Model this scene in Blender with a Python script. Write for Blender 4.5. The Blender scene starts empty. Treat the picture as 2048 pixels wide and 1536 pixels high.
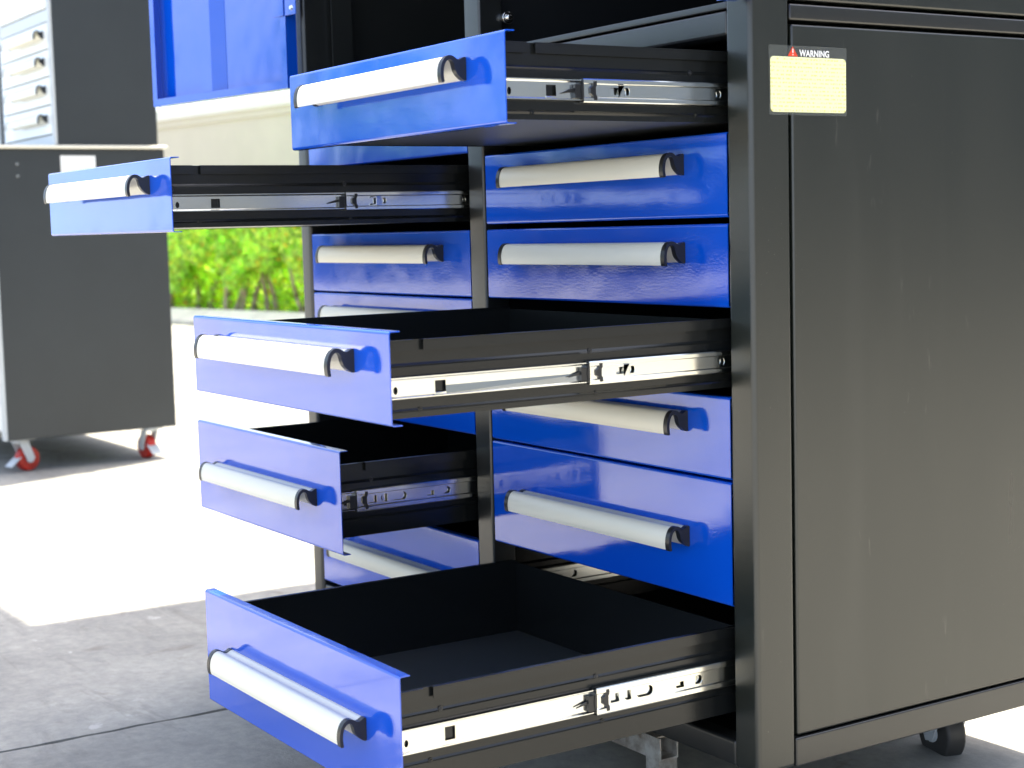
import bpy, bmesh, math, random
from mathutils import Vector, Matrix
random.seed(7)
S = bpy.context.scene
COL = S.collection
R = math.radians
G = 0.15                                   # ground level

# ------------------------------------------------------------------ camera
cam = bpy.data.cameras.new('camera'); camo = bpy.data.objects.new('camera', cam); COL.objects.link(camo)
cr = Vector((0.5402038807, 0.8411350025, -0.0259166908)); cu = Vector((-0.0664736950, 0.0733517736, 0.9950883203)); cf = Vector((-0.8389046520, 0.5358277941, -0.0955382644))
M = Matrix((cr, cu, -cf)).transposed().to_4x4(); M.translation = Vector((1.2209209, -1.2995071, 0.9304903))
camo.matrix_world = M
cam.sensor_width = 36; cam.lens = 3245.4855 / 2048 * 36
cam.clip_start = 0.05; cam.clip_end = 800
cam.dof.use_dof = True; cam.dof.focus_distance = 2.15; cam.dof.aperture_fstop = 7.5
S.camera = camo

# ------------------------------------------------------------------ world, sun, exposure
W = bpy.data.worlds.new('World'); S.world = W; W.use_nodes = True
wn = W.node_tree.nodes; wl = W.node_tree.links
sky = wn.new('ShaderNodeTexSky'); sky.sky_type = 'NISHITA'; sky.sun_disc = False
SUN = Vector((0.13, -0.33, -1.0)).normalized()         # direction the light travels
sky.sun_elevation = math.asin(-SUN.z); sky.sun_rotation = math.atan2(-SUN.x, -SUN.y)
sky.air_density = 1.0; sky.dust_density = 5.0; sky.altitude = 50
bg = wn['Background']; bg.inputs[1].default_value = 0.128
# broken cloud over the clear sky
wtc = wn.new('ShaderNodeTexCoord'); wmp = wn.new('ShaderNodeMapping'); wmp.inputs['Scale'].default_value = (1.0, 1.0, 2.6)
wl.new(wtc.outputs['Generated'], wmp.inputs['Vector'])
wno = wn.new('ShaderNodeTexNoise'); wno.inputs['Scale'].default_value = 3.4; wno.inputs['Detail'].default_value = 7; wno.inputs['Roughness'].default_value = 0.58; wno.inputs['Distortion'].default_value = 0.4
wl.new(wmp.outputs[0], wno.inputs['Vector'])
wrp = wn.new('ShaderNodeValToRGB'); wrp.color_ramp.elements[0].position = 0.47; wrp.color_ramp.elements[1].position = 0.70
wrp.color_ramp.elements[1].color = (0.85, 0.85, 0.85, 1); wl.new(wno.outputs[0], wrp.inputs[0])
wsp = wn.new('ShaderNodeSeparateXYZ'); wl.new(wtc.outputs['Generated'], wsp.inputs[0])       # pale haze low in the sky, all round
whz = wn.new('ShaderNodeMapRange'); whz.inputs[1].default_value = 0.0; whz.inputs[2].default_value = 0.34; whz.inputs[3].default_value = 0.72; whz.inputs[4].default_value = 0.0
whz.interpolation_type = 'SMOOTHSTEP'; wl.new(wsp.outputs['Z'], whz.inputs[0])
wmm = wn.new('ShaderNodeMix'); wmm.data_type = 'RGBA'; wmm.inputs['B'].default_value = (3.5, 5.0, 7.2, 1)
wl.new(whz.outputs[0], wmm.inputs['Factor']); wl.new(sky.outputs[0], wmm.inputs['A'])
wmx = wn.new('ShaderNodeMix'); wmx.data_type = 'RGBA'; wmx.inputs['B'].default_value = (5.2, 5.7, 6.6, 1)
wl.new(wrp.outputs[0], wmx.inputs['Factor']); wl.new(wmm.outputs['Result'], wmx.inputs['A']); wl.new(wmx.outputs['Result'], bg.inputs[0])
sl = bpy.data.lights.new('sun', 'SUN'); sl.energy = 4.0; sl.angle = R(0.53); sl.color = (1.0, 0.93, 0.77)
so = bpy.data.objects.new('sun', sl); COL.objects.link(so)
so.rotation_euler = SUN.to_track_quat('-Z', 'Y').to_euler(); so.location = (0, 0, 12)
S.view_settings.view_transform = 'Standard'; S.view_settings.look = 'None'
S.view_settings.exposure = 1.85; S.view_settings.gamma = 1.0
S.view_settings.use_curve_mapping = False

# ------------------------------------------------------------------ materials
def mat(name, col, rough=0.5, metal=0.0, spec=0.5, bump=0.0, bscale=200.0, var=0.0, vscale=8.0, col2=None, coat=0.0, rvar=0.0, bdist=0.001, wave=0.0):
    m = bpy.data.materials.new(name); m.use_nodes = True
    n = m.node_tree.nodes; l = m.node_tree.links; b = n['Principled BSDF']
    b.inputs['Base Color'].default_value = (*col, 1); b.inputs['Roughness'].default_value = rough
    b.inputs['Metallic'].default_value = metal; b.inputs['Specular IOR Level'].default_value = spec
    b.inputs['Coat Weight'].default_value = coat; b.inputs['Coat Roughness'].default_value = 0.04
    tc = n.new('ShaderNodeTexCoord')
    if var or col2 or rvar:
        t = n.new('ShaderNodeTexNoise'); t.inputs['Scale'].default_value = vscale; t.inputs['Detail'].default_value = 6
        t.inputs['Roughness'].default_value = 0.62
        l.new(tc.outputs['Object'], t.inputs['Vector'])
        if var or col2:
            mx = n.new('ShaderNodeMix'); mx.data_type = 'RGBA'
            c2 = col2 if col2 else tuple(c * (1 - var) for c in col)
            mx.inputs['A'].default_value = (*col, 1); mx.inputs['B'].default_value = (*c2, 1)
            rp = n.new('ShaderNodeValToRGB'); rp.color_ramp.elements[0].position = 0.38; rp.color_ramp.elements[1].position = 0.68
            l.new(t.outputs[0], rp.inputs[0]); l.new(rp.outputs[0], mx.inputs['Factor']); l.new(mx.outputs['Result'], b.inputs['Base Color'])
        if rvar:
            mr = n.new('ShaderNodeMapRange'); mr.inputs[3].default_value = max(0.02, rough - rvar); mr.inputs[4].default_value = rough + rvar
            l.new(t.outputs[0], mr.inputs[0]); l.new(mr.outputs[0], b.inputs['Roughness'])
    if bump:
        t2 = n.new('ShaderNodeTexNoise'); t2.inputs['Scale'].default_value = bscale; t2.inputs['Detail'].default_value = 2
        l.new(tc.outputs['Object'], t2.inputs['Vector'])
        bp = n.new('ShaderNodeBump'); bp.inputs['Strength'].default_value = bump; bp.inputs['Distance'].default_value = bdist
        l.new(t2.outputs[0], bp.inputs['Height']); l.new(bp.outputs[0], b.inputs['Normal'])
        if wave:                                # slight unevenness of the pressed sheet
            t3 = n.new('ShaderNodeTexNoise'); t3.inputs['Scale'].default_value = 7; t3.inputs['Detail'].default_value = 2
            oi = n.new('ShaderNodeObjectInfo'); ad = n.new('ShaderNodeVectorMath'); l.new(tc.outputs['Object'], ad.inputs[0])
            ml = n.new('ShaderNodeMath'); ml.operation = 'MULTIPLY'; ml.inputs[1].default_value = 37.0; l.new(oi.outputs['Random'], ml.inputs[0]); l.new(ml.outputs[0], ad.inputs[1])
            l.new(ad.outputs[0], t3.inputs['Vector'])
            b3 = n.new('ShaderNodeBump'); b3.inputs['Strength'].default_value = wave; b3.inputs['Distance'].default_value = 0.02
            l.new(t3.outputs[0], b3.inputs['Height']); l.new(b3.outputs[0], bp.inputs['Normal'])
    return m

BLUE = mat('blue_gloss_paint', (0.002, 0.080, 0.58), 0.07, spec=0.75, bump=0.09, bscale=300, coat=0.55, wave=0.11)
BLACKP = mat('black_powder_coat', (0.014, 0.015, 0.014), 0.30, spec=0.75, bump=0.18, bscale=900, var=0.25, vscale=5, rvar=0.06)
def side_paint():
    m = mat('scuffed_black_powder_coat', (0.010, 0.0125, 0.0095), 0.28, spec=0.8, bump=0.18, bscale=900)
    n = m.node_tree.nodes; l = m.node_tree.links; b = n['Principled BSDF']; tc = n.new('ShaderNodeTexCoord')
    def noise(sc, det, mpscale=(1, 1, 1), rot=(0, 0, 0)):
        mp = n.new('ShaderNodeMapping'); mp.inputs['Scale'].default_value = mpscale; mp.inputs['Rotation'].default_value = rot
        l.new(tc.outputs['Object'], mp.inputs[0]); t = n.new('ShaderNodeTexNoise'); t.inputs['Scale'].default_value = sc; t.inputs['Detail'].default_value = det
        l.new(mp.outputs[0], t.inputs['Vector']); return t.outputs[0]
    def rng(f, a, c, lo, hi):
        r = n.new('ShaderNodeMapRange'); r.inputs[1].default_value = a; r.inputs[2].default_value = c; r.inputs[3].default_value = lo; r.inputs[4].default_value = hi
        l.new(f, r.inputs[0]); return r.outputs[0]
    def mul(a, c):
        x = n.new('ShaderNodeMath'); x.operation = 'MULTIPLY'; l.new(a, x.inputs[0]); l.new(c, x.inputs[1]); return x.outputs[0]
    def mx(f, a, c):
        x = n.new('ShaderNodeMath'); x.operation = 'MAXIMUM'; l.new(f, x.inputs[0]); l.new(a, x.inputs[1]); return x.outputs[0]
    specks = mul(rng(noise(330, 1), 0.745, 0.80, 0, 0.30), rng(noise(5, 2), 0.42, 0.62, 0.1, 1))
    smear = rng(noise(1.0, 3, (1, 11, 1.3), (0.22, 0, 0)), 0.58, 0.82, 0, 0.035)
    scratch = mul(rng(noise(1.0, 4, (1, 120, 22), (0.5, 0, 0)), 0.64, 0.72, 0, 1), rng(noise(6, 2), 0.56, 0.66, 0, 0.16))
    tot = mx(mx(specks, smear, None), scratch, None)
    c = n.new('ShaderNodeMix'); c.data_type = 'RGBA'; c.inputs['A'].default_value = (0.010, 0.0125, 0.0095, 1); c.inputs['B'].default_value = (0.30, 0.29, 0.25, 1)
    l.new(tot, c.inputs['Factor']); l.new(c.outputs['Result'], b.inputs['Base Color'])
    r2 = rng(noise(1.0, 4, (1, 9, 2.2), (0.2, 0, 0)), 0.3, 0.75, 0.27, 0.335); l.new(r2, b.inputs['Roughness'])
    return m
SIDEP = side_paint()
BENCHP = mat('grey_black_powder_coat', (0.034, 0.040, 0.043), 0.34, spec=0.5, bump=0.15, bscale=700, var=0.15, vscale=3)
TRAY = mat('black_tray_paint', (0.009, 0.010, 0.010), 0.20, spec=0.42, bump=0.08, bscale=900)
FLOORM = mat('drawer_floor_sheen', (0.050, 0.056, 0.058), 0.38, spec=0.6, bump=0.06, bscale=700, var=0.2, vscale=4)  # lighter grey base stands in for the sheen on the drawer floor
INNER = mat('dark_interior', (0.008, 0.009, 0.010), 0.5, spec=0.3)
ZINC = mat('zinc_plated_steel', (0.84, 0.82, 0.73), 0.17, metal=1.0, var=0.0, col2=(0.76, 0.79, 0.80), vscale=9, rvar=0.06)
ALU = mat('matt_anodised_aluminium', (0.76, 0.745, 0.65), 0.42, metal=0.08, spec=0.5, bump=0.03, bscale=700)
PLASTIC = mat('black_plastic', (0.012, 0.013, 0.015), 0.28, spec=0.5)
CHROME = mat('chrome', (0.8, 0.78, 0.74), 0.12, metal=1.0)
STEEL = mat('raw_steel', (0.78, 0.75, 0.68), 0.36, metal=0.5, col2=(0.22, 0.15, 0.09), vscale=30, rvar=0.1)
WHITEP = mat('white_paint', (0.80, 0.82, 0.80), 0.18, spec=0.5, bump=0.03, bscale=120)
GREYP = mat('light_grey_paint', (0.52, 0.55, 0.56), 0.3)
PAPER = mat('white_paper', (0.82, 0.82, 0.80), 0.6)
REDW = mat('red_caster_tyre', (0.50, 0.022, 0.010), 0.4, var=0.35, vscale=25)
GREYW = mat('grey_caster_tyre', (0.035, 0.033, 0.03), 0.5)
TOPEDGE = mat('pale_worktop_edge', (0.78, 0.74, 0.62), 0.4)
WALLM = mat('beige_render', (0.66, 0.60, 0.46), 0.85, bump=0.3, bscale=60, var=0.07, vscale=1.5)
CAPM = mat('white_coping', (0.80, 0.77, 0.68), 0.7)
KERBM = mat('concrete_kerb', (0.84, 0.76, 0.60), 0.85, bump=0.4, bscale=50, var=0.2, vscale=6)
CANM = mat('grey_canopy_sheet', (0.30, 0.31, 0.32), 0.5)
BARK = mat('pale_bark', (0.55, 0.43, 0.29), 0.9, bump=0.6, bscale=60, col2=(0.13, 0.09, 0.06), vscale=12)
SOIL = mat('planting_soil', (0.07, 0.05, 0.035), 0.95, bump=0.8, bscale=30)

def concrete():
    m = bpy.data.materials.new('worn_concrete'); m.use_nodes = True
    n = m.node_tree.nodes; l = m.node_tree.links; b = n['Principled BSDF']; b.inputs['Roughness'].default_value = 0.82
    tc = n.new('ShaderNodeTexCoord')
    def noise(sc, det=8, ro=0.6, dist=0.0, vec=None):
        t = n.new('ShaderNodeTexNoise'); t.inputs['Scale'].default_value = sc; t.inputs['Detail'].default_value = det
        t.inputs['Roughness'].default_value = ro; t.inputs['Distortion'].default_value = dist
        l.new(vec if vec else tc.outputs['Object'], t.inputs['Vector']); return t.outputs[0]
    def ramp(f, p0, p1, c0, c1):
        r = n.new('ShaderNodeValToRGB'); e = r.color_ramp.elements; e[0].position = p0; e[1].position = p1
        e[0].color = (*c0, 1); e[1].color = (*c1, 1); l.new(f, r.inputs[0]); return r.outputs[0]
    def mix(f, a, c, kind='MIX'):
        x = n.new('ShaderNodeMix'); x.data_type = 'RGBA'; x.blend_type = kind; l.new(f, x.inputs['Factor'])
        for k, v in (('A', a), ('B', c)):
            if isinstance(v, tuple): x.inputs[k].default_value = (*v, 1)
            else: l.new(v, x.inputs[k])
        return x.outputs['Result']
    base = ramp(noise(1.6, 10, 0.65, 0.6), 0.33, 0.70, (0.230, 0.222, 0.200), (0.450, 0.430, 0.375))
    fine = ramp(noise(42, 6, 0.7), 0.35, 0.7, (0.80, 0.81, 0.83), (1.10, 1.10, 1.08))
    c1 = n.new('ShaderNodeMix'); c1.data_type = 'RGBA'; c1.blend_type = 'MULTIPLY'; c1.inputs['Factor'].default_value = 1
    l.new(base, c1.inputs['A']); l.new(fine, c1.inputs['B'])
    mp = n.new('ShaderNodeMapping'); mp.inputs['Scale'].default_value = (1.2, 6.0, 1); mp.inputs['Rotation'].default_value = (0, 0, 0.5)
    l.new(tc.outputs['Object'], mp.inputs['Vector'])
    st = ramp(noise(1.9, 8, 0.7, 1.2, mp.outputs[0]), 0.56, 0.75, (0, 0, 0), (0.55, 0.55, 0.55))
    c2 = mix(st, c1.outputs['Result'], (0.12, 0.11, 0.09))
    sp = ramp(noise(11, 5, 0.6), 0.655, 0.70, (0, 0, 0), (0.8, 0.8, 0.8))
    c3 = mix(sp, c2, (0.50, 0.48, 0.44))
    dk = ramp(noise(5.3, 5, 0.6, 0.6), 0.645, 0.72, (0, 0, 0), (0.7, 0.7, 0.7))
    c4 = mix(dk, c3, (0.15, 0.12, 0.09))
    l.new(c4, b.inputs['Base Color'])
    bp = n.new('ShaderNodeBump'); bp.inputs['Strength'].default_value = 0.5; bp.inputs['Distance'].default_value = 0.004
    l.new(noise(30, 8, 0.7), bp.inputs['Height']); l.new(bp.outputs[0], b.inputs['Normal'])
    return m
CONC = concrete()

def leaf_mat():
    m = bpy.data.materials.new('hedge_leaf'); m.use_nodes = True
    n = m.node_tree.nodes; l = m.node_tree.links; b = n['Principled BSDF']
    at = n.new('ShaderNodeAttribute'); at.attribute_name = 'leafcol'; at.attribute_type = 'GEOMETRY'
    l.new(at.outputs['Color'], b.inputs['Base Color']); b.inputs['Roughness'].default_value = 0.38
    tr = n.new('ShaderNodeBsdfTranslucent'); hs = n.new('ShaderNodeHueSaturation'); hs.inputs['Value'].default_value = 3.9; hs.inputs['Saturation'].default_value = 1.05
    l.new(at.outputs['Color'], hs.inputs['Color']); l.new(hs.outputs[0], tr.inputs[0])
    mx = n.new('ShaderNodeMixShader'); mx.inputs[0].default_value = 0.6
    l.new(b.outputs[0], mx.inputs[1]); l.new(tr.outputs[0], mx.inputs[2]); l.new(mx.outputs[0], n['Material Output'].inputs[0])
    return m
LEAF = leaf_mat()
LEAFD = mat('dark_leaf', (0.020, 0.040, 0.012), 0.5, var=0.5, vscale=2)

def film_mat():
    m = bpy.data.materials.new('clear_film'); m.use_nodes = True
    n = m.node_tree.nodes; l = m.node_tree.links; b = n['Principled BSDF']
    b.inputs['Base Color'].default_value = (0.25, 0.27, 0.25, 1); b.inputs['Roughness'].default_value = 0.25; b.inputs['Alpha'].default_value = 0.16
    return m
FILM = film_mat()

def label_mat():
    m = bpy.data.materials.new('yellow_label_print'); m.use_nodes = True
    n = m.node_tree.nodes; l = m.node_tree.links; b = n['Principled BSDF']; b.inputs['Roughness'].default_value = 0.35
    tc = n.new('ShaderNodeTexCoord'); sx = n.new('ShaderNodeSeparateXYZ'); l.new(tc.outputs['Object'], sx.inputs[0])
    w = n.new('ShaderNodeMath'); w.operation = 'MULTIPLY'; w.inputs[1].default_value = 2 * math.pi / 0.0047; l.new(sx.outputs['Z'], w.inputs[0])
    s = n.new('ShaderNodeMath'); s.operation = 'SINE'; l.new(w.outputs[0], s.inputs[0])
    g = n.new('ShaderNodeMath'); g.operation = 'GREATER_THAN'; g.inputs[1].default_value = 0.15; l.new(s.outputs[0], g.inputs[0])
    mp = n.new('ShaderNodeMapping'); mp.inputs['Scale'].default_value = (1, 330, 215); l.new(tc.outputs['Object'], mp.inputs[0])
    t = n.new('ShaderNodeTexNoise'); t.inputs['Scale'].default_value = 1.0; t.inputs['Detail'].default_value = 1; l.new(mp.outputs[0], t.inputs[0])
    g2 = n.new('ShaderNodeMapRange'); g2.inputs[1].default_value = 0.42; g2.inputs[2].default_value = 0.60; l.new(t.outputs[0], g2.inputs[0])
    mu = n.new('ShaderNodeMath'); mu.operation = 'MULTIPLY'; l.new(g.outputs[0], mu.inputs[0]); l.new(g2.outputs[0], mu.inputs[1])
    mx = n.new('ShaderNodeMix'); mx.data_type = 'RGBA'; mx.inputs['A'].default_value = (0.88, 0.88, 0.50, 1); mx.inputs['B'].default_value = (0.70, 0.67, 0.22, 1)
    l.new(mu.outputs[0], mx.inputs['Factor']); l.new(mx.outputs['Result'], b.inputs['Base Color'])
    return m
YELLOW = label_mat()
WARNRED = mat('warning_red', (0.72, 0.06, 0.02), 0.4)
WHITEINK = mat('white_ink', (0.85, 0.85, 0.83), 0.5)

# ------------------------------------------------------------------ mesh helpers
class MB:
    def __init__(s): s.v = []; s.f = []
    def add(s, vs, fs):
        o = len(s.v); s.v += [tuple(p) for p in vs]; s.f += [tuple(i + o for i in f) for f in fs]; return s
    def box(s, x0, x1, y0, y1, z0, z1):
        v = [(x, y, z) for x in (x0, x1) for y in (y0, y1) for z in (z0, z1)]
        return s.add(v, [(0, 1, 3, 2), (4, 6, 7, 5), (0, 4, 5, 1), (2, 3, 7, 6), (0, 2, 6, 4), (1, 5, 7, 3)])
    def prism(s, prof, axis, a, b):
        n = len(prof)
        def P(u, w, t): return (t, u, w) if axis == 'x' else ((u, t, w) if axis == 'y' else (u, w, t))
        v = [P(u, w, a) for u, w in prof] + [P(u, w, b) for u, w in prof]
        f = [(i, (i + 1) % n, n + (i + 1) % n, n + i) for i in range(n)]
        return s.add(v, f + [tuple(range(n))[::-1], tuple(range(n, 2 * n))])
    def strip(s, poly, axis, a, b):            # open polyline swept into a sheet
        n = len(poly)
        def P(u, w, t): return (t, u, w) if axis == 'x' else ((u, t, w) if axis == 'y' else (u, w, t))
        v = [P(u, w, a) for u, w in poly] + [P(u, w, b) for u, w in poly]
        return s.add(v, [(i, i + 1, n + i + 1, n + i) for i in range(n - 1)])
    def tube(s, p, q, r0, r1=None, n=12, cap=True):
        p = Vector(p); q = Vector(q); r1 = r0 if r1 is None else r1
        d = (q - p).normalized(); a = d.orthogonal().normalized(); b = d.cross(a)
        v = [p + (a * math.cos(2 * math.pi * i / n) + b * math.sin(2 * math.pi * i / n)) * r0 for i in range(n)]
        v += [q + (a * math.cos(2 * math.pi * i / n) + b * math.sin(2 * math.pi * i / n)) * r1 for i in range(n)]
        f = [(i, (i + 1) % n, n + (i + 1) % n, n + i) for i in range(n)]
        if cap: f += [tuple(range(n))[::-1], tuple(range(n, 2 * n))]
        return s.add(v, f)
    def holed(s, x, y0, y1, z0, z1, holes):    # sheet in the YZ plane with real holes: (yc, zc, w, h, roundness left, right)
        holes = sorted(holes); y = y0
        for (yc, zc, w, h, rl, rr) in holes:
            l, r_ = yc - w / 2, yc + w / 2
            if l > y: s.add([(x, y, z0), (x, l, z0), (x, l, z1), (x, y, z1)], [(0, 1, 2, 3)])
            up = []; k = 5
            if rl: up += [(l + rl * h / 2 * (1 - math.cos(t * math.pi / 2 / k)), math.sin(t * math.pi / 2 / k) * h / 2) for t in range(k + 1)]
            else: up += [(l, h / 2)]
            if rr: up += [(r_ - rr * h / 2 * (1 - math.cos(t * math.pi / 2 / k)), math.sin(t * math.pi / 2 / k) * h / 2) for t in range(k, -1, -1)]
            else: up += [(r_, h / 2)]
            for (a, ha), (b, hb) in zip(up, up[1:]):
                if b - a < 1e-7: continue
                s.add([(x, a, zc + ha), (x, b, zc + hb), (x, b, z1), (x, a, z1)], [(0, 1, 2, 3)])
                s.add([(x, a, z0), (x, b, z0), (x, b, zc - hb), (x, a, zc - ha)], [(0, 1, 2, 3)])
            y = r_
        s.add([(x, y, z0), (x, y1, z0), (x, y1, z1), (x, y, z1)], [(0, 1, 2, 3)])
        return s
    def mesh(s, name, m, smooth=False, recalc=True):
        me = bpy.data.meshes.new(name); me.from_pydata(s.v, [], s.f); me.update()
        if recalc:
            bm = bmesh.new(); bm.from_mesh(me)
            bmesh.ops.remove_doubles(bm, verts=bm.verts, dist=1e-6)
            bmesh.ops.recalc_face_normals(bm, faces=bm.faces); bm.to_mesh(me); bm.free()
        me.materials.append(m)
        if smooth:
            for p in me.polygons: p.use_smooth = True
        return me

def link(name, me, parent=None, loc=(0, 0, 0)):
    o = bpy.data.objects.new(name, me); COL.objects.link(o); o.parent = parent; o.location = loc; return o
def obj(name, mb, m, parent=None, loc=(0, 0, 0), bevel=0.0, seg=2, smooth=False, solid=0.0):
    o = link(name, mb.mesh(name, m, smooth), parent, loc)
    if solid:
        d = o.modifiers.new('solid', 'SOLIDIFY'); d.thickness = solid; d.offset = -1
    if bevel:
        b = o.modifiers.new('bevel', 'BEVEL'); b.width = bevel; b.segments = seg; b.limit_method = 'ANGLE'; b.angle_limit = R(40); b.harden_normals = False
        for p in o.data.polygons: p.use_smooth = True
        w = o.modifiers.new('wn', 'WEIGHTED_NORMAL'); w.keep_sharp = False
    return o
def tag(o, label=None, cat=None, group=None, kind=None):
    for k, v in (('label', label), ('category', cat), ('group', group), ('kind', kind)):
        if v: o[k] = v
    return o
def empty(name, loc=(0, 0, 0), rz=0, parent=None):
    o = bpy.data.objects.new(name, None); COL.objects.link(o); o.location = loc; o.rotation_euler = (0, 0, rz); o.parent = parent
    o.empty_display_size = 0.1; return o
def copy_tree(o, parent=None):
    c = o.copy(); COL.objects.link(c); c.parent = parent
    for ch in list(o.children): copy_tree(ch, c)
    return c

# ------------------------------------------------------------------ ground
gm = MB(); gm.box(-300, 300, -300, 300, G - 0.30, G - 0.014)
ground = obj('ground', gm, mat('dark_joint_soil', (0.10, 0.095, 0.085), 0.95, bump=0.5, bscale=20)); tag(ground, kind='structure')
xs = [-39.2, -33.0, -26.7, -20.4, -14.1, -7.55, -1.256, 5.1, 11.4, 17.8]
ys = [-36.5, -30.2, -24.0, -17.6, -11.3, -5.05, 1.9, 8.2, 14.5]
pave = empty('pavement', (0, 0, G)); tag(pave, kind='structure')
for i in range(len(xs) - 1):
    for j in range(len(ys) - 1):
        if abs(xs[i] + 10) > 25 and abs(ys[j]) > 22: continue
        b = MB(); near = (i in (5, 6)) and j in (5, 6)
        x0, x1, y0, y1 = xs[i] + 0.004, xs[i + 1] - 0.004, ys[j] + 0.004, ys[j + 1] - 0.004
        if near:                                # chipped joint edges along y
            k = 160; L = []; Rr = []
            for t in range(k + 1):
                y = y0 + (y1 - y0) * t / k
                L.append((x0 - 0.0015 + random.random() ** 3 * 0.006, y)); Rr.append((x1 + 0.0015 - random.random() ** 3 * 0.006, y))
            v = [(x, y, 0) for x, y in L] + [(x, y, 0) for x, y in Rr] + [(x, y, -0.06) for x, y in L] + [(x, y, -0.06) for x, y in Rr]
            n = k + 1
            f = [(t, n + t, n + t + 1, t + 1) for t in range(k)]
            f += [(t, t + 1, 2 * n + t + 1, 2 * n + t) for t in range(k)] + [(n + t + 1, n + t, 3 * n + t, 3 * n + t + 1) for t in range(k)]
            b.add(v, f)
        else: b.box(x0, x1, y0, y1, -0.06, 0)
        obj('concrete_slab', b, CONC, pave)

# ------------------------------------------------------------------ unseen roof, added and cut to the outline of the ground shade
can = empty('added_canopy', (-2.0, 1.5, G))
tag(can, 'flat grey roof on two posts, added out of view to cast the ground shade', 'added_canopy')
CH = 3.0; ox, oy = -SUN.x / -SUN.z * CH, SUN.y / SUN.z * CH
def shade(x0, x1, y0, y1): return MB().box(x0 + ox + 2.0, x1 + ox + 2.0, y0 + oy - 1.5, y1 + oy - 1.5, CH, CH + 0.05)
obj('shade_sheet', shade(-2.047, -1.22, -0.76, 0.40), CANM, can)
obj('shade_extension', shade(-4.2, -2.049, -0.76, -0.385), CANM, can)
for px in (-0.10, 0.32):
    obj('post', MB().box(px - 0.03, px + 0.03, -0.20, -0.14, 0, CH - 0.002), CANM, can)

# ------------------------------------------------------------------ wall, kerb and hedges
TH = R(9)
def place(o, x, y): o.location = (x, y, G); o.rotation_euler = (0, 0, TH)
wall = empty('boundary_wall'); place(wall, -13.6, 7.2)
tag(wall, 'beige rendered boundary wall with white coping behind the hedge', 'wall')
obj('wall_face', MB().box(-22, 12, 0, 0.22, 0, 2.26), WALLM, wall)
obj('coping', MB().box(-22, 12, -0.05, 0.28, 2.26, 2.41), CAPM, wall, bevel=0.012)
obj('coping_mould', MB().box(-22, 12, -0.022, 0.0, 2.17, 2.259), WALLM, wall)
kerb = empty('kerb'); place(kerb, -13.05, 4.12); tag(kerb, kind='structure')
x = -20.0
while x < 10:
    obj('kerb_stone', MB().prism([(-.07, 0), (-.07, .03), (.06, .125), (.12, .125), (.12, 0)], 'x', x, x + 0.985), KERBM, kerb, bevel=0.006); x += 0.99
bed = obj('planting_bed', MB().box(-20, 10, 0.121, 1.9, -0.02, 0.05), SOIL); place(bed, -13.05, 4.12); tag(bed, kind='structure')

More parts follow.
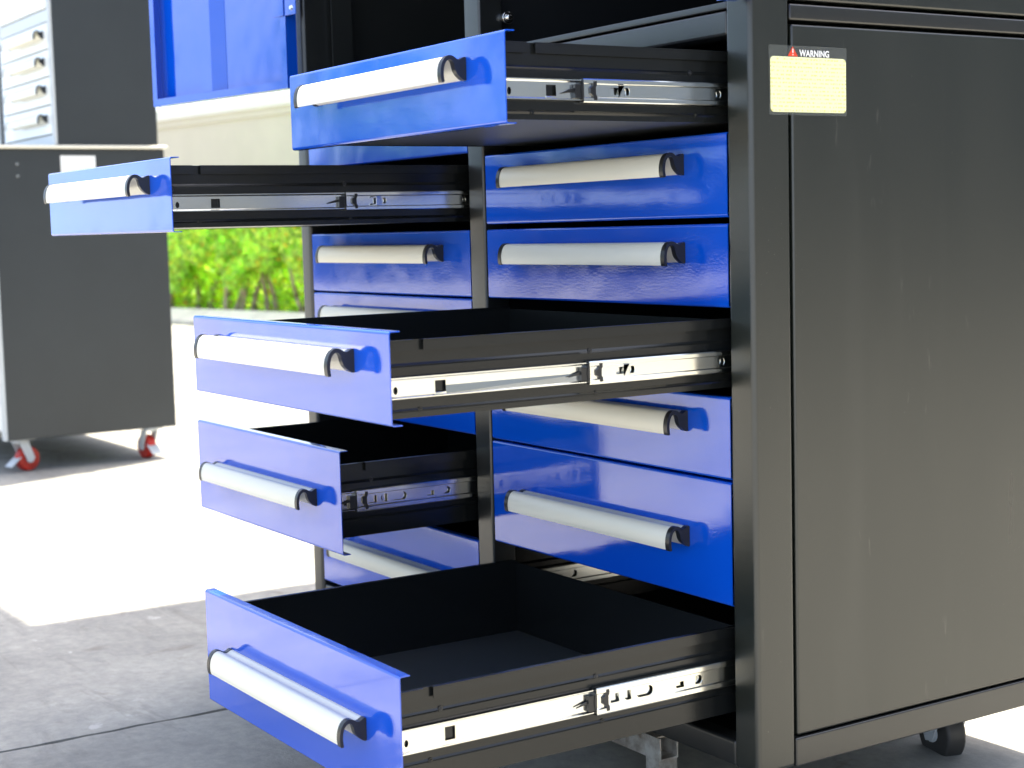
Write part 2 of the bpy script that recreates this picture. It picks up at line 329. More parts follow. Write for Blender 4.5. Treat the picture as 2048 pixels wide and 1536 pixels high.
def hedge(name, label, length, depth, height, nleaf, size, loc, rz, group, stems=True, clear=0.45, x0=None, tone=None, m=None):
    rnd = random.Random(hash(name) % 1000 + int(length * 10))
    root = empty(name, loc, rz); tag(root, label, 'hedge', group)
    V = []; F = []; Cc = []
    xa = -length / 2 if x0 is None else x0
    for i in range(nleaf):
        px = xa + rnd.random() * length
        # most leaves on the front face and the top
        t = rnd.random()
        top = height + 0.08 * math.sin(px * 3.1) + 0.07 * math.sin(px * 7.7 + 1)
        low = clear + 0.13 * math.sin(px * 5.3) + 0.10 * math.sin(px * 11.9 + 2)
        if t < 0.56: pz = low + (top - low) * rnd.random() ** 0.85; py = abs(rnd.gauss(0, 0.11)) - 0.04 + 0.05 * math.sin(px * 4 + pz * 6)
        elif t < 0.76: pz = top - abs(rnd.gauss(0, 0.09)); py = rnd.random() * depth
        elif t < 0.86: pz = low + (top - low) * rnd.random(); py = rnd.random() * depth
        else: pz = 0.05 + rnd.random() * low; py = 0.25 + rnd.random() * (depth - 0.25)
        s = size * (0.65 + 0.7 * rnd.random())
        d = Vector((rnd.uniform(-1, 1), rnd.uniform(-1, 0.4), rnd.uniform(-0.5, 0.9))).normalized()
        nn = Vector((rnd.uniform(-0.8, 0.8), rnd.uniform(-1, 0.3), rnd.uniform(0.0, 1.2))).normalized()
        side = d.cross(nn)
        if side.length < 1e-3: continue
        side.normalize(); nn = side.cross(d).normalized(); c = Vector((px, py, pz)); o = len(V); w = s * 0.30
        V += [c - d * s * .5, c + side * w - nn * w * .25 - d * s * .05, c + d * s * .5, c - side * w - nn * w * .25 - d * s * .05]
        F += [(o, o + 1, o + 2), (o, o + 2, o + 3)]
        u = rnd.random()
        if u < 0.025: col = (0.40, 0.24, 0.05)
        elif u < 0.10: col = (0.34, 0.31, 0.06)
        else:
            k = rnd.random(); g = 0.6 + 0.8 * rnd.random(); col = ((0.19 + 0.13 * k) * g, (0.29 + 0.08 * k) * g, 0.075 * g)
        if tone: col = tuple(c * tone for c in col)
        Cc += [col, col]
    me = bpy.data.meshes.new('foliage'); me.from_pydata([tuple(v) for v in V], [], F); me.update()
    a = me.attributes.new('leafcol', 'FLOAT_COLOR', 'FACE')
    a.data.foreach_set('color', [q for c in Cc for q in (*c, 1.0)])
    me.materials.append(m or LEAF); fo = link('foliage', me, root); fo['kind'] = 'stuff'
    if stems:
        px = xa + 0.1
        while px < xa + length:
            nst = rnd.choice((1, 2, 2, 3))
            for q in range(nst):
                b = MB()
                p = Vector((px + rnd.uniform(-.06, .06), 0.20 + rnd.uniform(-.10, .20), -0.02)); r = 0.017 + 0.022 * rnd.random()
                lean = Vector((rnd.uniform(-.32, .32), rnd.uniform(-.1, .25), 1))
                for k in range(4):
                    e = p + (lean + Vector((rnd.uniform(-.22, .22), rnd.uniform(-.15, .15), 0))) * (height * 0.22)
                    b.tube(p, e, r, r * 0.82, 7); p = e; r *= 0.8
                obj('stem', b, BARK, root, smooth=True)
            px += 0.17 + 0.24 * rnd.random()
    return root
hedge('hedge', 'leafy green hedge with bare stems, growing behind the pale kerb below the beige wall', 5.2, 1.1, 1.14, 52000, 0.080,
      (-13.05 - 0.08 * math.sin(TH), 4.12 + 0.08 * math.cos(TH) + 0.12, G), TH, None, clear=0.50, x0=-2.4)
# unseen far hedge, added as a dark band for the paint to mirror
hedge('hedge', 'long dark hedge added out of view to darken the reflections in the cabinet fronts', 20.5, 1.3, 1.75, 11000, 0.34, (-19.5, -12.4, G), R(-57 + 180), None, stems=False, clear=0.1, x0=-17.0, tone=0.35, m=LEAFD)
shed = empty('added_workshop', (7.6, 6.9, G), R(-40)); tag(shed, 'long grey building added out of view for the reflections in the side of the near cabinet', 'building')  # unseen building, added to block haze mirrored in side panel and runners
SHW = mat('grey_shed_cladding', (0.24, 0.26, 0.27), 0.6, var=0.25, vscale=0.6)
obj('wall', MB().box(-14, 14, 0, 6, 0, 5.4), SHW, shed)
obj('roof', MB().prism([(-.4, 5.41), (6.4, 5.41), (6.4, 5.6), (3, 6.6), (-.4, 5.6)], 'x', -14.3, 14.3), CANM, shed)
for k in range(5):
    obj('door', MB().box(-12 + k * 5.2, -9 + k * 5.2, -.03, -.002, 0.02, 3.0), mat('dark_roller_door', (0.16, 0.18, 0.20), 0.5), shed)

def tree(loc, h, rad, seed):  # unseen trees, added to break up the sky mirrored in the drawer fronts
    rnd = random.Random(seed); root = empty('tree', loc)
    b = MB(); p = Vector((0, 0, -.1)); r = .13
    for k in range(5):
        e = p + Vector((rnd.uniform(-.15, .15), rnd.uniform(-.15, .15), h * .16)); b.tube(p, e, r, r * .82, 9); p = e; r *= .82
    obj('trunk', b, BARK, root, smooth=True)
    cl = [(Vector((rnd.gauss(0, rad * .5), rnd.gauss(0, rad * .5), h * (.42 + .5 * rnd.random()))), rad * rnd.uniform(.28, .5)) for _ in range(16)]
    V = []; F = []; Cc = []
    for i in range(1700):
        c0, cr_ = rnd.choice(cl); d = Vector((rnd.gauss(0, 1), rnd.gauss(0, 1), rnd.gauss(0, .8))).normalized()
        c = c0 + d * cr_ * rnd.random() ** .4; s = .30 * rnd.uniform(.6, 1.3)
        a = Vector((rnd.uniform(-1, 1), rnd.uniform(-1, 1), rnd.uniform(-1, 1))).normalized(); q = a.orthogonal().normalized(); o = len(V)
        V += [c - a * s * .5, c + q * s * .3, c + a * s * .5, c - q * s * .3]; F.append((o, o + 1, o + 2, o + 3))
        g = .5 + rnd.random(); Cc.append((.05 * g, .10 * g, .018 * g))
    me = bpy.data.meshes.new('crown'); me.from_pydata([tuple(v) for v in V], [], F); me.update()
    at = me.attributes.new('leafcol', 'FLOAT_COLOR', 'FACE'); at.data.foreach_set('color', [q for c in Cc for q in (*c, 1.0)])
    me.materials.append(LEAF); link('crown', me, root); return root
for k, (tx_, ty_, th_, tr_, tl) in enumerate(((-27.5, -14.2, 4.6, 1.7, 'leafy tree added for reflections behind the far hedge, nearest its open end'), (-27, -19.0, 5.6, 2.0, 'tallest leafy tree added for reflections behind the far hedge'),
        (-21.5, -22.5, 5.0, 1.9, 'leafy tree added for reflections at the far end of the long hedge'))):
    t_ = tree((tx_, ty_, G), th_, tr_, 40 + k); tag(t_, tl, 'tree', 'trees added for reflections')

# ------------------------------------------------------------------ the near tool cabinet
cab = empty('tool_cabinet', (0, 0, 0))
tag(cab, 'large black tool cabinet with blue drawers pulled open and a warning sticker', 'tool cabinet')
XO, XI = -0.266, -0.312; XL0, XL1 = -1.520, -1.480; XM0, XM1 = -0.9205, -0.8765
DEP = 0.60; ZB, ZT = 0.246, 1.75
PB = dict(bevel=0.007, seg=3)
obj('corner_post', MB().box(XI, XO, -0.003, 0.0605, ZB, ZT), SIDEP, cab, **PB)
obj('corner_post', MB().box(XL0, XL1, -0.003, 0.0605, ZB, ZT), BLACKP, cab, **PB)
obj('corner_post', MB().box(XI, XO, DEP - 0.058, DEP, ZB, ZT), BLACKP, cab, **PB)
obj('corner_post', MB().box(XL0, XL1, DEP - 0.058, DEP, ZB, ZT), BLACKP, cab, **PB)
obj('middle_post', MB().box(XM0, XM1, -0.002, 0.04, ZB + 0.002, ZT), BLACKP, cab, bevel=0.004)
obj('partition', MB().box(-0.900, -0.897, 0.041, DEP - 0.06, 0.44, ZT - 0.05), INNER, cab)
# right side: rails and pressed panels set in a dark joint
obj('side_rail', MB().box(XI + 0.004, XO - 0.0004, 0.0605, DEP - 0.058, ZB, 0.2835), BLACKP, cab, bevel=0.003)
obj('side_rail', MB().box(XI + 0.004, XO - 0.0004, 0.0605, DEP - 0.058, 1.1715, 1.1915), BLACKP, cab, bevel=0.003)
obj('side_panel', MB().box(XI + 0.012, XO - 0.0006, 0.0632, DEP - 0.061, 0.2862, 1.1675), SIDEP, cab, bevel=0.0038, seg=4)
obj('side_panel', MB().box(XI + 0.012, XO - 0.0010, 0.0632, DEP - 0.061, 1.1955, ZT - 0.05), SIDEP, cab, bevel=0.0038, seg=4)
obj('side_lining', MB().box(XI + 0.004, XI + 0.008, 0.0605, DEP - 0.058, 0.25, ZT - 0.01), INNER, cab)
obj('side_panel', MB().box(XL0 + 0.003, XL0 + 0.006, 0.0605, DEP - 0.058, ZB + 0.03, ZT - 0.05), BLACKP, cab)
obj('back_panel', MB().box(XL0 + 0.01, XI - 0.001, DEP - 0.012, DEP - 0.009, 0.337, ZT - 0.05).box(XL0 + 0.01, -0.56, DEP - 0.0118, DEP - 0.0092, 0.2465, 0.336), INNER, cab)
obj('roof_panel', MB().box(XL0, XO, 0.0, DEP, ZT + 0.001, ZT + 0.02), BLACKP, cab)
bp_ = MB()
bp_.box(XL1, XI, 0.031, DEP - 0.0125, 0.2475, 0.2495)
obj('bottom_panel', bp_, INNER, cab)

for (a, c) in ((XL1, XM0), (XM1, XI)):
    obj('bottom_rail', MB().box(a + 0.0005, c - 0.0005, 0.0, 0.030, ZB + 0.001, 0.280), BLACKP, cab, bevel=0.004)
    obj('top_rail', MB().box(a + 0.0005, c - 0.0005, 0.0, 0.034, 1.156, 1.1855), BLACKP, cab, bevel=0.0035)
    obj('shelf_board', MB().box(a + 0.0005, c - 0.0005, 0.001, DEP - 0.02, 1.1875, 1.1965), BLACKP, cab, bevel=0.0015)
b = MB(); b.box(-1.470, -1.466, 0.05, 0.09, 1.2, ZT - 0.05)
obj('compartment_lining', b, BLACKP, cab)
# chrome lock stud on the inside of the right compartment
st = MB(); st.tube((-0.8765, 0.045, 1.246), (-0.868, 0.045, 1.246), 0.0095, 0.0095, 20); st.tube((-0.868, 0.045, 1.246), (-0.862, 0.045, 1.246), 0.0065, 0.004, 16)
obj('lock_stud', st, CHROME, cab, smooth=False, bevel=0.001)

# handles: one hooked extrusion plus an end cap on each side
HP = [(0, .0125), (.003, .0125), (.006, .0106), (.009, .0093), (.0122, .0098), (.016, .0126), (.020, .0142), (.024, .0138), (.028, .0110), (.031, .0060), (.0327, 0), (.0332, -.006), (.0328, -.0115), (.0320, -.0150)]
HI = [(.0300, -.0150), (.0308, -.011), (.0311, -.005), (.0304, .001), (.0285, .0065), (.0255, .0100), (.0220, .0117), (.0190, .0110), (.0165, .0085), (.0150, .0040), (.0140, -.0010), (.0115, -.0055), (.0075, -.0092), (.0035, -.0120), (0, -.0125)]
def smooth_poly(p, it=2):
    for _ in range(it):
        q = [p[0]]
        for (a, b) in zip(p, p[1:]): q += [(a[0] * .75 + b[0] * .25, a[1] * .75 + b[1] * .25), (a[0] * .25 + b[0] * .75, a[1] * .25 + b[1] * .75)]
        p = q + [p[-1]]
    return p
HO_S, HI_S = smooth_poly(HP, 1), smooth_poly(HI, 1)
HPROF = [(-d, h) for d, h in HO_S + HI_S]
def grow(prof, e):
    n = len(prof); out = []
    for i in range(n):
        a, b = prof[i - 1], prof[(i + 1) % n]
        t = Vector((b[0] - a[0], b[1] - a[1]))
        if t.length < 1e-9: out.append(prof[i]); continue
        t.normalize(); out.append((min(0, prof[i][0] + t.y * -e * HS), prof[i][1] + t.x * e * HS))
    return out
HS = 1
def area(p): return sum(p[i][0] * p[(i + 1) % len(p)][1] - p[(i + 1) % len(p)][0] * p[i][1] for i in range(len(p)))
HS = -1 if area(HPROF) > 0 else 1
CAPPROF = grow(HPROF, 0.0010)
HW = 0.393
def hmesh():
    a = MB().prism(HPROF, 'x', -HW / 2 + .008, HW / 2 - .008).mesh('handle_grip', ALU, True)
    c = MB().prism(CAPPROF, 'x', -.004, .004).mesh('end_cap', PLASTIC, True)
    return a, c
HGRIP, HCAP = hmesh()
def autosmooth(o, ang=35):
    m = o.modifiers.new('edges', 'EDGE_SPLIT'); m.split_angle = R(ang)
    w = o.modifiers.new('wn', 'WEIGHTED_NORMAL'); w.keep_sharp = True; w.weight = 100; return o
def add_handle(parent, xc, y, z):
    autosmooth(link('handle_grip', HGRIP, parent, (xc, y, z)))
    for s in (-1, 1):
        c = link('end_cap', HCAP, parent, (xc + s * (HW / 2 - .004), y, z)); autosmooth(c, 50)
        bv = c.modifiers.new('bevel', 'BEVEL'); bv.width = 0.0006; bv.segments = 2; bv.limit_method = 'ANGLE'; bv.angle_limit = R(50)

# drawer fronts: folded sheet, lips turned back at top and bottom
def front_mesh(w, h):
    t = 0.0013; r = 0.0035; lip = 0.0135
    def arc(cx, cz, a0, a1, rr, k=4): return [(cx + rr * math.cos(a0 + (a1 - a0) * i / k), cz + rr * math.sin(a0 + (a1 - a0) * i / k)) for i in range(k + 1)]
    top, bot = 0.0, -h
    o = [(lip, bot)] + arc(r, bot + r, -math.pi / 2, -math.pi, r) + arc(r, top - r, math.pi, math.pi / 2, r) + [(lip, top)]
    i_ = [(lip, top - t)] + arc(r, top - r, math.pi / 2, math.pi, r - t) + arc(r, bot + r, math.pi, 3 * math.pi / 2, r - t) + [(lip, bot + t)]
    mb = MB().prism(o + i_, 'x', 0, w)
    return mb.mesh('front_panel', BLUE, True)
def tray_mesh(w, h, tall, D=0.50):
    top = -0.0225 if tall else -0.0115; bot = -h + (0.023 if tall else 0.006)
    a, c = 0.017, w - 0.017; t = 0.0016; mb = MB()
    mb.box(a, a + t, 0.003, D, bot, top); mb.box(c - t, c, 0.003, D, bot, top)
    mb.box(a + t, c - t, D - t, D, bot + t, top - 0.003); mb.box(a + t, c - t, 0.0016, 0.0032, bot + t, top - 0.002)
    if tall: zc = (top - 0.030, -0.079 + 0.020)
    hem = 0.012 if not tall else 0.013
    for s, x in ((-1, a), (1, c)):
        x0, x1 = (x, x + 0.0055) if s > 0 else (x - 0.0055, x)
        for (y0, y1) in ((0.004, 0.037), (0.049, D - 0.004)):
            mb.box(x0, x1, y0, y1, top - 0.0012, top + 0.0003)
            xa, xb = (x1 - 0.0012, x1) if s > 0 else (x0, x0 + 0.0012)
            mb.box(xa, xb, y0, y1, top - hem, top - 0.0013)
        # pressed stiffening beads along the side
        zr = -0.079 if tall else -0.064; hh = 0.0175 if tall else 0.0145
        e = 0.0014 * s
        for zz in (zr + hh + 0.0105, zr - hh - 0.0105):
            if zz > bot + 0.004: mb.add([(x, .006, zz + .0022), (x + e, .006, zz), (x, .006, zz - .0022), (x, D, zz + .0022), (x + e, D, zz), (x, D, zz - .0022)], [(0, 1, 4, 3), (1, 2, 5, 4)])
    return mb.mesh('drawer', TRAY, False)
def floor_mesh(w, h, tall, D=0.50):
    bot = -h + (0.023 if tall else 0.006); k = 10; mb = MB(); V = []; F = []
    for i in range(k + 1):
        for j in range(k + 1):
            u, v = i / k, j / k; V.append((0.0188 + u * (w - 0.0376), 0.0034 + v * (D - 0.0056), bot + 0.0012 - 0.0035 * 16 * u * (1 - u) * v * (1 - v) * (0.4 if not tall else 1)))
    for i in range(k):
        for j in range(k): q = i * (k + 1) + j; F.append((q, q + k + 1, q + k + 2, q + 1))
    return mb.add(V, F).mesh('floor_sheet', FLOORM, True)
def inner_rail(z, hh, x, s, y1):
    mb = MB(); X = x + s * 0.0035
    mb.holed(X, 0.006, y1, z - hh + .002, z + hh - .002, [(.0135, z - .002, .0055, .0085, .6, .6), (.0700, z - .0005, .0135, hh * 1.15, 0, 0)])
    for q in (-1, 1):
        mb.strip([(X, z + q * (hh - .002)), (X + s * .0008, z + q * (hh - .0008)), (X + s * .0022, z + q * hh), (X + s * .0040, z + q * hh)], 'y', .006, y1)
    return mb
def outer_rail(z, hh, x, s, y0, y1, tall):
    mb = MB(); c = x + s * .0080; o = x + s * .0105; k = hh * .50
    if tall: H = [(.0285, z, .013, .011, 0, 0), (.0475, z, .011, .012, 1, 0), (.0735, z, .026, .0125, 1, 1), (.128, z - .0015, .013, .0075, .5, 0), (.158, z, .0115, .0110, 0, 1)]
    else: H = [(.0455, z, .011, .0085, 0, 0), (.0635, z, .0085, .0085, .25, .4), (.2020, z, .0085, .0090, .8, .8)]
    mb.holed(c, y0, y1, z - k, z + k, [(a + y0, zc, w, h, l, r_) for a, zc, w, h, l, r_ in H])
    for q in (-1, 1):
        mb.strip([(c, z + q * k), (c + s * .0006, z + q * (k + .0007)), (o, z + q * (k + .0014)), (o, z + q * (hh - .0016)), (o - s * .0006, z + q * (hh - .0004)), (o - s * .0018, z + q * hh), (x + s * .0015, z + q * hh)], 'y', y0, y1)
    return mb
def clip(z, hh, x, s, y0):
    X = x + s * .0108
    pts = [(0, hh * .78), (.0045, hh * .78), (.0045, hh * .45), (.0030, hh * .3), (.0030, -hh * .3), (.0048, -hh * .45), (.0048, -hh * .78), (.0005, -hh * .78), (-.0005, -hh * .4), (-.0045, -hh * .22), (-.0045, hh * .22), (-.0005, hh * .4)]
    mb = MB(); v = [(X, y0 + .014 + p[0], z + p[1]) for p in pts] + [(X - s * .004, y0 + .014 + p[0], z + p[1]) for p in pts]; n = len(pts)
    mb.add(v, [tuple(range(n)), tuple(range(n, 2 * n))[::-1]] + [(i, (i + 1) % n, n + (i + 1) % n, n + i) for i in range(n)])
    return mb
def latch(z, hh, x, s, y0):
    mb = MB(); a, b = sorted((x + s * .0040, x + s * .0092))
    mb.box(a, b, y0 - .011, y0 + .0005, z - hh * .62, z + hh * .50)
    w, u = sorted((x + s * .006, x + s * .0125))
    mb.add([(w, y0 - .028, z - .0035), (w, y0 - .010, z - .0008), (w, y0 - .010, z + .0030), (w, y0 - .027, z - .0022), (w + .0012, y0 - .028, z - .0035), (w + .0012, y0 - .010, z - .0008), (w + .0012, y0 - .010, z + .0030), (w + .0012, y0 - .027, z - .0022)],
           [(0, 1, 2, 3), (4, 7, 6, 5), (0, 4, 5, 1), (1, 5, 6, 2), (2, 6, 7, 3), (3, 7, 4, 0)])
    # curved rubber lip on the end of the outer member
    k = 8; pts = [(y0 - .0006 - .0026 * math.sin(math.pi * i / k), z - hh * .85 + 1.7 * hh * i / k) for i in range(k + 1)]
    prof = pts + [(y0 + .0006, z + hh * .85), (y0 + .0006, z - hh * .85)]
    mb.prism(prof, 'x', *sorted((x + s * .002, x + s * .0102)))
    return mb

COLS = {'L': (-1.4785, 0.5545), 'R': (-0.8725, 0.5575)}
HS_, HT_ = 0.1035, 0.157
FRONT = {}; TRAYM = {}; FLOORS = {}
for c in COLS:
    for tall in (0, 1):
        FRONT[c, tall] = front_mesh(COLS[c][1], HT_ if tall else HS_); TRAYM[c, tall] = tray_mesh(COLS[c][1], HT_ if tall else HS_, tall); FLOORS[c, tall] = floor_mesh(COLS[c][1], HT_ if tall else HS_, tall)
def drawer(c, zt, tall, e, label=None):
    x, w = COLS[c]; d = link('drawer', TRAYM[c, tall], cab, (x, -e, zt))
    autosmooth(link('front_panel', FRONT[c, tall], d), 40)
    link('floor_sheet', FLOORS[c, tall], d)
    add_handle(d, w / 2, -0.0002, -0.079 if tall else -0.0358)
    if label: d['label'] = label
    if e > 0.02 or (c, zt) == ('L', ROWS[-1][0]):
        z = -0.079 if tall else -0.064; hh = 0.0170 if tall else 0.0140
        y0 = e - 0.206; y1 = e + 0.045
        if e < 0.02: y0, y1 = 0.03, 0.48
        for s, xw in ((1, w - 0.017), (-1, 0.017)):
            obj('inner_rail', inner_rail(z, hh * .80, xw, s, 0.49), ZINC, d, solid=0.0011)
            obj('outer_rail', outer_rail(z, hh, xw, s, y0, y1, tall), ZINC, d, solid=0.0012)
            obj('rail_clip', clip(z, hh, xw, s, y0), PLASTIC, d)
            obj('rail_latch', latch(z, hh, xw, s, y0), PLASTIC, d)
            for (sy, sz) in ((0.045, z - hh - 0.011), (0.275, z + hh + 0.0115), (0.283, z - hh - 0.011), (0.06, z + hh + 0.012) if tall else (0.008, z + hh + 0.006)):
                if sy > e + .05: continue
                m = MB(); m.tube((xw, sy, sz), (xw + s * .0016, sy, sz), .0034, .0030, 10); m.tube((xw + s * .0016, sy, sz), (xw + s * .0026, sy, sz), .0018, .0010, 8)
                obj('rivet', m, PLASTIC if sz > z else TRAY, d)
    return d
ROWS = [(1.150, 0), (1.0405, 0), (0.9295, 0), (0.8235, 0), (0.7150, 0), (0.6085, 1), (0.4445, 1)]
OPEN = {('R', 0): (.317, 'topmost open drawer of the right-hand column'), ('L', 1): (.478, 'open shallow drawer near the top of the left-hand column'),
        ('R', 3): (.474, 'open shallow drawer in the middle of the right-hand column'), ('L', 5): (.236, 'half-open deep drawer of the left-hand column'),
        ('R', 6): (.475, 'open deep drawer at the bottom of the right-hand column')}
for c in 'LR':
    for i, (zt, tall) in enumerate(ROWS):
        e, lb = OPEN.get((c, i), (0.0, None)); drawer(c, zt, tall, e, lb)

# doors of the upper compartments, swung right back
def door_meshes():
    Wd, H, D = 0.466, 0.555, 0.022
    def P(mb, n): return mb.mesh(n, BLUE)
    sk = MB().box(-Wd, 0, 0.0, 0.0013, 0, H)
    fl = MB(); t = .0013
    fl.box(-Wd, -Wd + t, -D, 0, 0, H); fl.box(-t, 0, -D, 0, 0, H); fl.box(-Wd + t, -t, -D, 0, 0, t); fl.box(-Wd + t, -t, -D, 0, H - t, H)
    fl.box(-Wd + t, -Wd + .016, -D, -D + t, t, H - t); fl.box(-.016, -t, -D, -D + t, t, H - t); fl.box(-Wd + .016, -.016, -D, -D + t, t, .014)
    hat = MB().prism([(-.292, -.0004), (-.288, -.018), (-.254, -.018), (-.228, -.0004)], 'z', .015, H - .015)
    return P(sk, 'door'), P(fl, 'flange'), P(hat, 'stiffener')
DM = door_meshes()
def door(x, y, rz, mirror):
    d = link('door', DM[0], cab, (x, y, 1.192)); d.rotation_euler = (0, 0, rz)
    if mirror: d.scale = (-1, 1, 1)
    for n, m in (('flange', DM[1]), ('stiffener', DM[2])):
        o = link(n, m, d)
    return d
DL = door(-1.489, -0.012, R(10.2), False)
DR = door(-0.284, -0.012, R(-14), True)
hb = MB(); hb.box(-.034, -.0005, -.026, -.0235, .128, .215); obj('hinge_leaf', hb, BLUE, DL, bevel=0.001)
hb = MB(); hb.box(.0, .034, -.0235, -.021, .128, .215); obj('hinge_leaf', hb, BLUE, DL, bevel=0.001)
for z in (.140, .172):
    m = MB(); m.tube((.022, -.0235, z), (.022, -.0265, z), .0048, .0030, 12); obj('rivet', m, CHROME, DL)

# warning sticker
lab = empty('warning_label', (XO, 0.089, 1.10), 0, cab)
def rrect(y0, y1, z0, z1, r, k=4):
    out = []
    for cy, cz, a in ((y1 - r, z1 - r, 0), (y0 + r, z1 - r, 90), (y0 + r, z0 + r, 180), (y1 - r, z0 + r, 270)):
        out += [(cy + r * math.cos(R(a + 90 * i / k)), cz + r * math.sin(R(a + 90 * i / k))) for i in range(k + 1)]
    return out
obj('clear_film', MB().prism(rrect(-.0635, .0635, -.042, .041, .002), 'x', .0004, .0008), FILM, lab)
obj('yellow_panel', MB().prism(rrect(-.0615, .0620, -.0385, .0275, .005), 'x', .0009, .0012), YELLOW, lab)
obj('warning_triangle', MB().prism([(-.0335, .0282), (-.0175, .0282), (-.0255, .0398)], 'x', .0009, .0013), WARNRED, lab)
obj('exclamation_mark', MB().box(.00135, .0016, -.0262, -.0248, .0322, .0372).box(.00135, .0016, -.0262, -.0248, .0294, .0308), WHITEINK, lab)
fc = bpy.data.curves.new('lettering', 'FONT'); fc.body = 'WARNING'; fc.size = 0.0108; fc.offset = 0.0003; fc.extrude = 0.0001; fc.space_character = 1.02
tmp = bpy.data.objects.new('tmp', fc); COL.objects.link(tmp)
bpy.context.view_layer.update()
tme = bpy.data.meshes.new_from_object(tmp.evaluated_get(bpy.context.evaluated_depsgraph_get())); bpy.data.objects.remove(tmp)
wx = max(v.co.x for v in tme.vertices)
tme.transform(Matrix.Diagonal((0.0485 / wx, 1, 1, 1))); tme.materials.append(WHITEINK)
tx = link('lettering', tme, lab, (.0012, -.0145, .0287)); tx.rotation_euler = (R(90), 0, R(90))

# casters
def caster_meshes():
    fork = MB()
    for s in (-1, 1): fork.add([(s * .021, -.018, .112 - .012), (s * .021, .018, .112 - .012), (s * .021, .040, .045), (s * .021, .030, .030), (s * .021, .012, .034),
                                (s * .024, -.018, .112 - .012), (s * .024, .018, .112 - .012), (s * .024, .040, .045), (s * .024, .030, .030), (s * .024, .012, .034)],
                               [(0, 1, 2, 3, 4), (9, 8, 7, 6, 5), (0, 5, 6, 1), (1, 6, 7, 2), (2, 7, 8, 3), (3, 8, 9, 4), (4, 9, 5, 0)])
    fork.box(-.024, .024, -.020, .020, .099, .103); fork.tube((0, 0, .103), (0, 0, .1075), .022, .022, 16)
    plate = MB().box(-.032, .032, -.042, .042, .1076, .111)
    wheel = MB().tube((-.016, .024, .042), (.016, .024, .042), .042, .042, 28)
    hub = MB().tube((-.0195, .024, .042), (.0195, .024, .042), .014, .014, 14)
    brake = MB().add([(-.02, -.012, .052), (.02, -.012, .052), (.02, -.050, .024), (-.02, -.050, .024), (-.02, -.012, .049), (.02, -.012, .049), (.02, -.050, .020), (-.02, -.050, .020)],
                     [(0, 1, 2, 3), (7, 6, 5, 4), (0, 4, 5, 1), (1, 5, 6, 2), (2, 6, 7, 3), (3, 7, 4, 0)])
    return plate, fork, wheel, hub, brake
def caster(parent, x, y, z, rz, tyre):
    pl, fk, wh, hu, br = caster_meshes()
    c = obj('caster', pl, GREYP, parent, (x, y, z)); c.rotation_euler = (0, 0, rz)
    obj('fork', fk, GREYP, c); w = obj('wheel', wh, tyre, c, bevel=0.006, seg=3); obj('hub', hu, GREYP, c)
    if tyre is REDW: obj('brake_pedal', br, GREYP, c)
    return c
for (x, y, a) in ((-0.385, 0.47, 75), (-1.45, 0.545, 30), (-1.45, 0.06, 120)):
    caster(cab, x, y, G - 0.015, R(a), GREYW)

# raw steel stand under the front of the cabinet
stand = empty('steel_stand', (-0.55, 0.062, G)); tag(stand, 'raw square steel tube stand under the front of the near cabinet', 'stand')
t = .0022
rail = MB()
rail.box(-.60, .022, -.016, -.016 + t, .036, .068); rail.box(-.60, .022, .016 - t, .016, .036, .068); rail.box(-.60, .022, -.016 + t, .016 - t, .036, .036 + t); rail.box(-.60, .012, -.016 + t, .016 - t, .068 - t, .068)
obj('cross_tube', rail, STEEL, stand)
obj('leg', MB().box(-.012, .018, -.015, .017, 0, .0355), STEEL, stand)
obj('leg', MB().box(-.592, -.562, -.015, .017, 0, .0355), STEEL, stand)
obj('side_tube', MB().box(-.145, -.115, -.0165 - .36, -.0165, .037, .067), STEEL, stand)

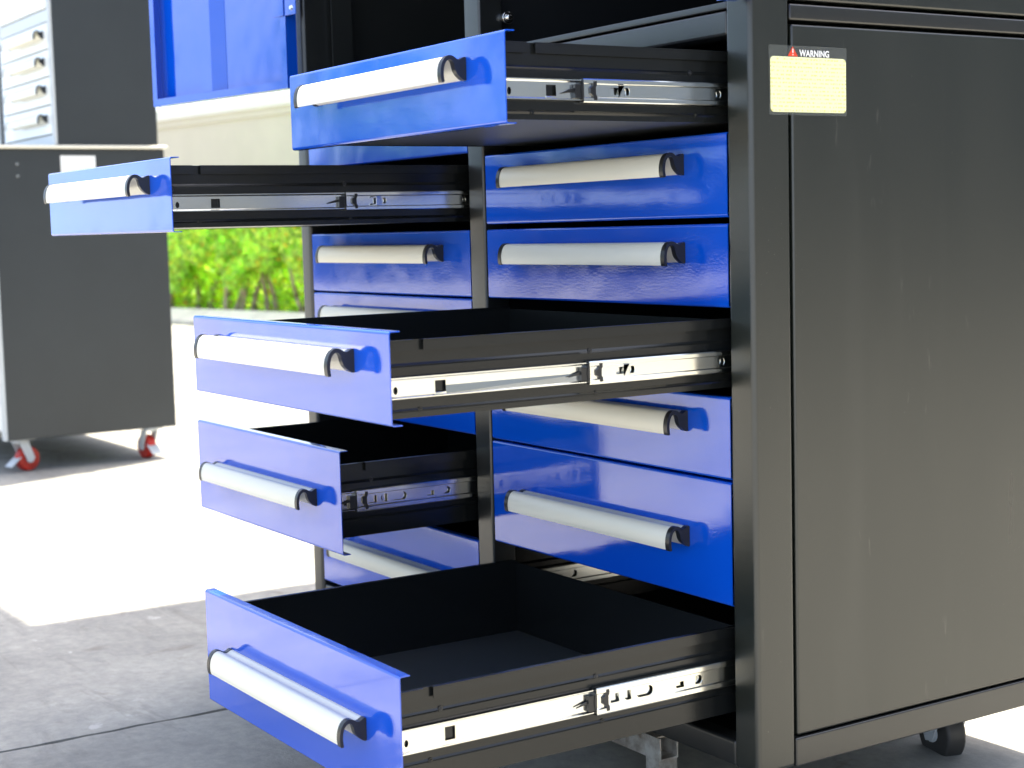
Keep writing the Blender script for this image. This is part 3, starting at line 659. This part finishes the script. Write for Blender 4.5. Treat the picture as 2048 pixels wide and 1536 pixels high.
# ------------------------------------------------------------------ the white-fronted cabinets along the row
def bench(label):
    b_ = empty('tool_cabinet', (-4.25, 0.18, G)); tag(b_, label, 'tool cabinet', None)
    Wl, Wb, Db = 1.30, 0.60, 0.597; z0, z1 = 0.112, 1.086
    obj('side_panel', MB().box(-.02, 0, .004, Db, z0, z1), BENCHP, b_, bevel=.004)
    obj('side_panel', MB().box(-Wl, -Wl + .02, .004, Db, z0, z1), BENCHP, b_, bevel=.004)
    obj('back_panel', MB().box(-Wl + .0205, -.0205, Db - .02, Db - .004, z0, z1), BENCHP, b_)
    obj('bottom_panel', MB().box(-Wl + .0205, -.0205, .006, Db - .0205, z0 + .002, z0 + .02), BENCHP, b_)
    for x in (-.026, -Wl / 2 - .013, -Wl - .0005): obj('front_post', MB().box(x, x + .0265, -.010, .0035, z0, z1), GREYP, b_, bevel=.003)
    obj('worktop', MB().box(-Wl - .01, .012, -.02, Db + .01, z1 + .001, z1 + .013), TOPEDGE, b_, bevel=.003)
    def handles(d, x, y, z):
        autosmooth(link('handle_grip', HGRIP, d, (x, y, z)))
        for s in (-1, 1): autosmooth(link('end_cap', HCAP, d, (x + s * (HW / 2 - .004), y, z)), 50)
    for xr in (-.028, -Wl / 2 - .015):
        z = z0 + .03; xl = xr - .605
        for h in (.155, .155, .155, .105, .105, .105, .105):
            d = obj('drawer', MB().box(xl, xr, -.012, .25, z, z + h), WHITEP, b_, bevel=.003)
            handles(d, (xl + xr) / 2, -.0125, z + h * .6); z += h + .006
    yf = .217; zb = z1 + .014
    for dx in (0, -.66):                        # two upper chests set back on the worktop
        def P(x0, x1, y0, y1, za, zc): return MB().box(x0 + dx, x1 + dx, y0, y1, za, zc)
        obj('upper_side_panel', P(-.018, 0, yf + .008, Db - .02, zb, 1.95), BENCHP if dx == 0 else BLACKP, b_, bevel=.004)
        obj('upper_side_panel', P(-Wb, -Wb + .018, yf + .008, Db - .02, zb, 1.95), BENCHP, b_, bevel=.004)
        obj('upper_back_panel', P(-Wb + .0185, -.0185, Db - .04, Db - .025, zb, 1.95), BENCHP, b_)
        obj('upper_roof', P(-Wb, 0, yf, Db - .02, 1.951, 1.97), GREYP, b_)
        obj('upper_post', P(-.020, .0005, yf - .004, yf + .0075, zb, 1.95), GREYP, b_, bevel=.003)
        obj('upper_post', P(-Wb - .0005, -Wb + .024, yf - .004, yf + .0075, zb, 1.95), GREYP, b_, bevel=.003)
        obj('upper_rail', P(-Wb + .0245, -.0205, yf - .003, yf + .02, zb, 1.135), GREYP, b_, bevel=.002)
        obj('upper_rail', P(-Wb + .0245, -.0205, yf - .003, yf + .02, 1.512, 1.553), GREYP, b_, bevel=.002)
        for za, zc in ((1.138, 1.233), (1.237, 1.328), (1.332, 1.419), (1.423, 1.508), (1.557, 1.75), (1.755, 1.94)):
            d = obj('drawer', P(-Wb + .026, -.022, yf - .006, yf + .24, za, zc), WHITEP, b_, bevel=.003)
            if zc < 1.52: handles(d, -.255 + dx, yf - .0065, (za + zc) / 2 + .005)
    for (x, y, a) in ((-.045, .055, 18), (-.045, Db - .085, 100), (-Wl + .045, .055, 160), (-Wl + .045, Db - .085, 10)):
        caster(b_, x, y, 0, R(a), REDW)
    return b_
B1 = bench('black-sided cabinet with white drawers, red casters and a white paper sticker')
obj('paper_sticker', MB().box(.0006, .0012, .229, .350, 1.000, 1.064), PAPER, B1)
for z in (1.036, 0.996):
    m = MB(); m.tube((.0002, .083, z), (.003, .083, z), .0065, .005, 14); obj('rivet', m, CHROME, B1)
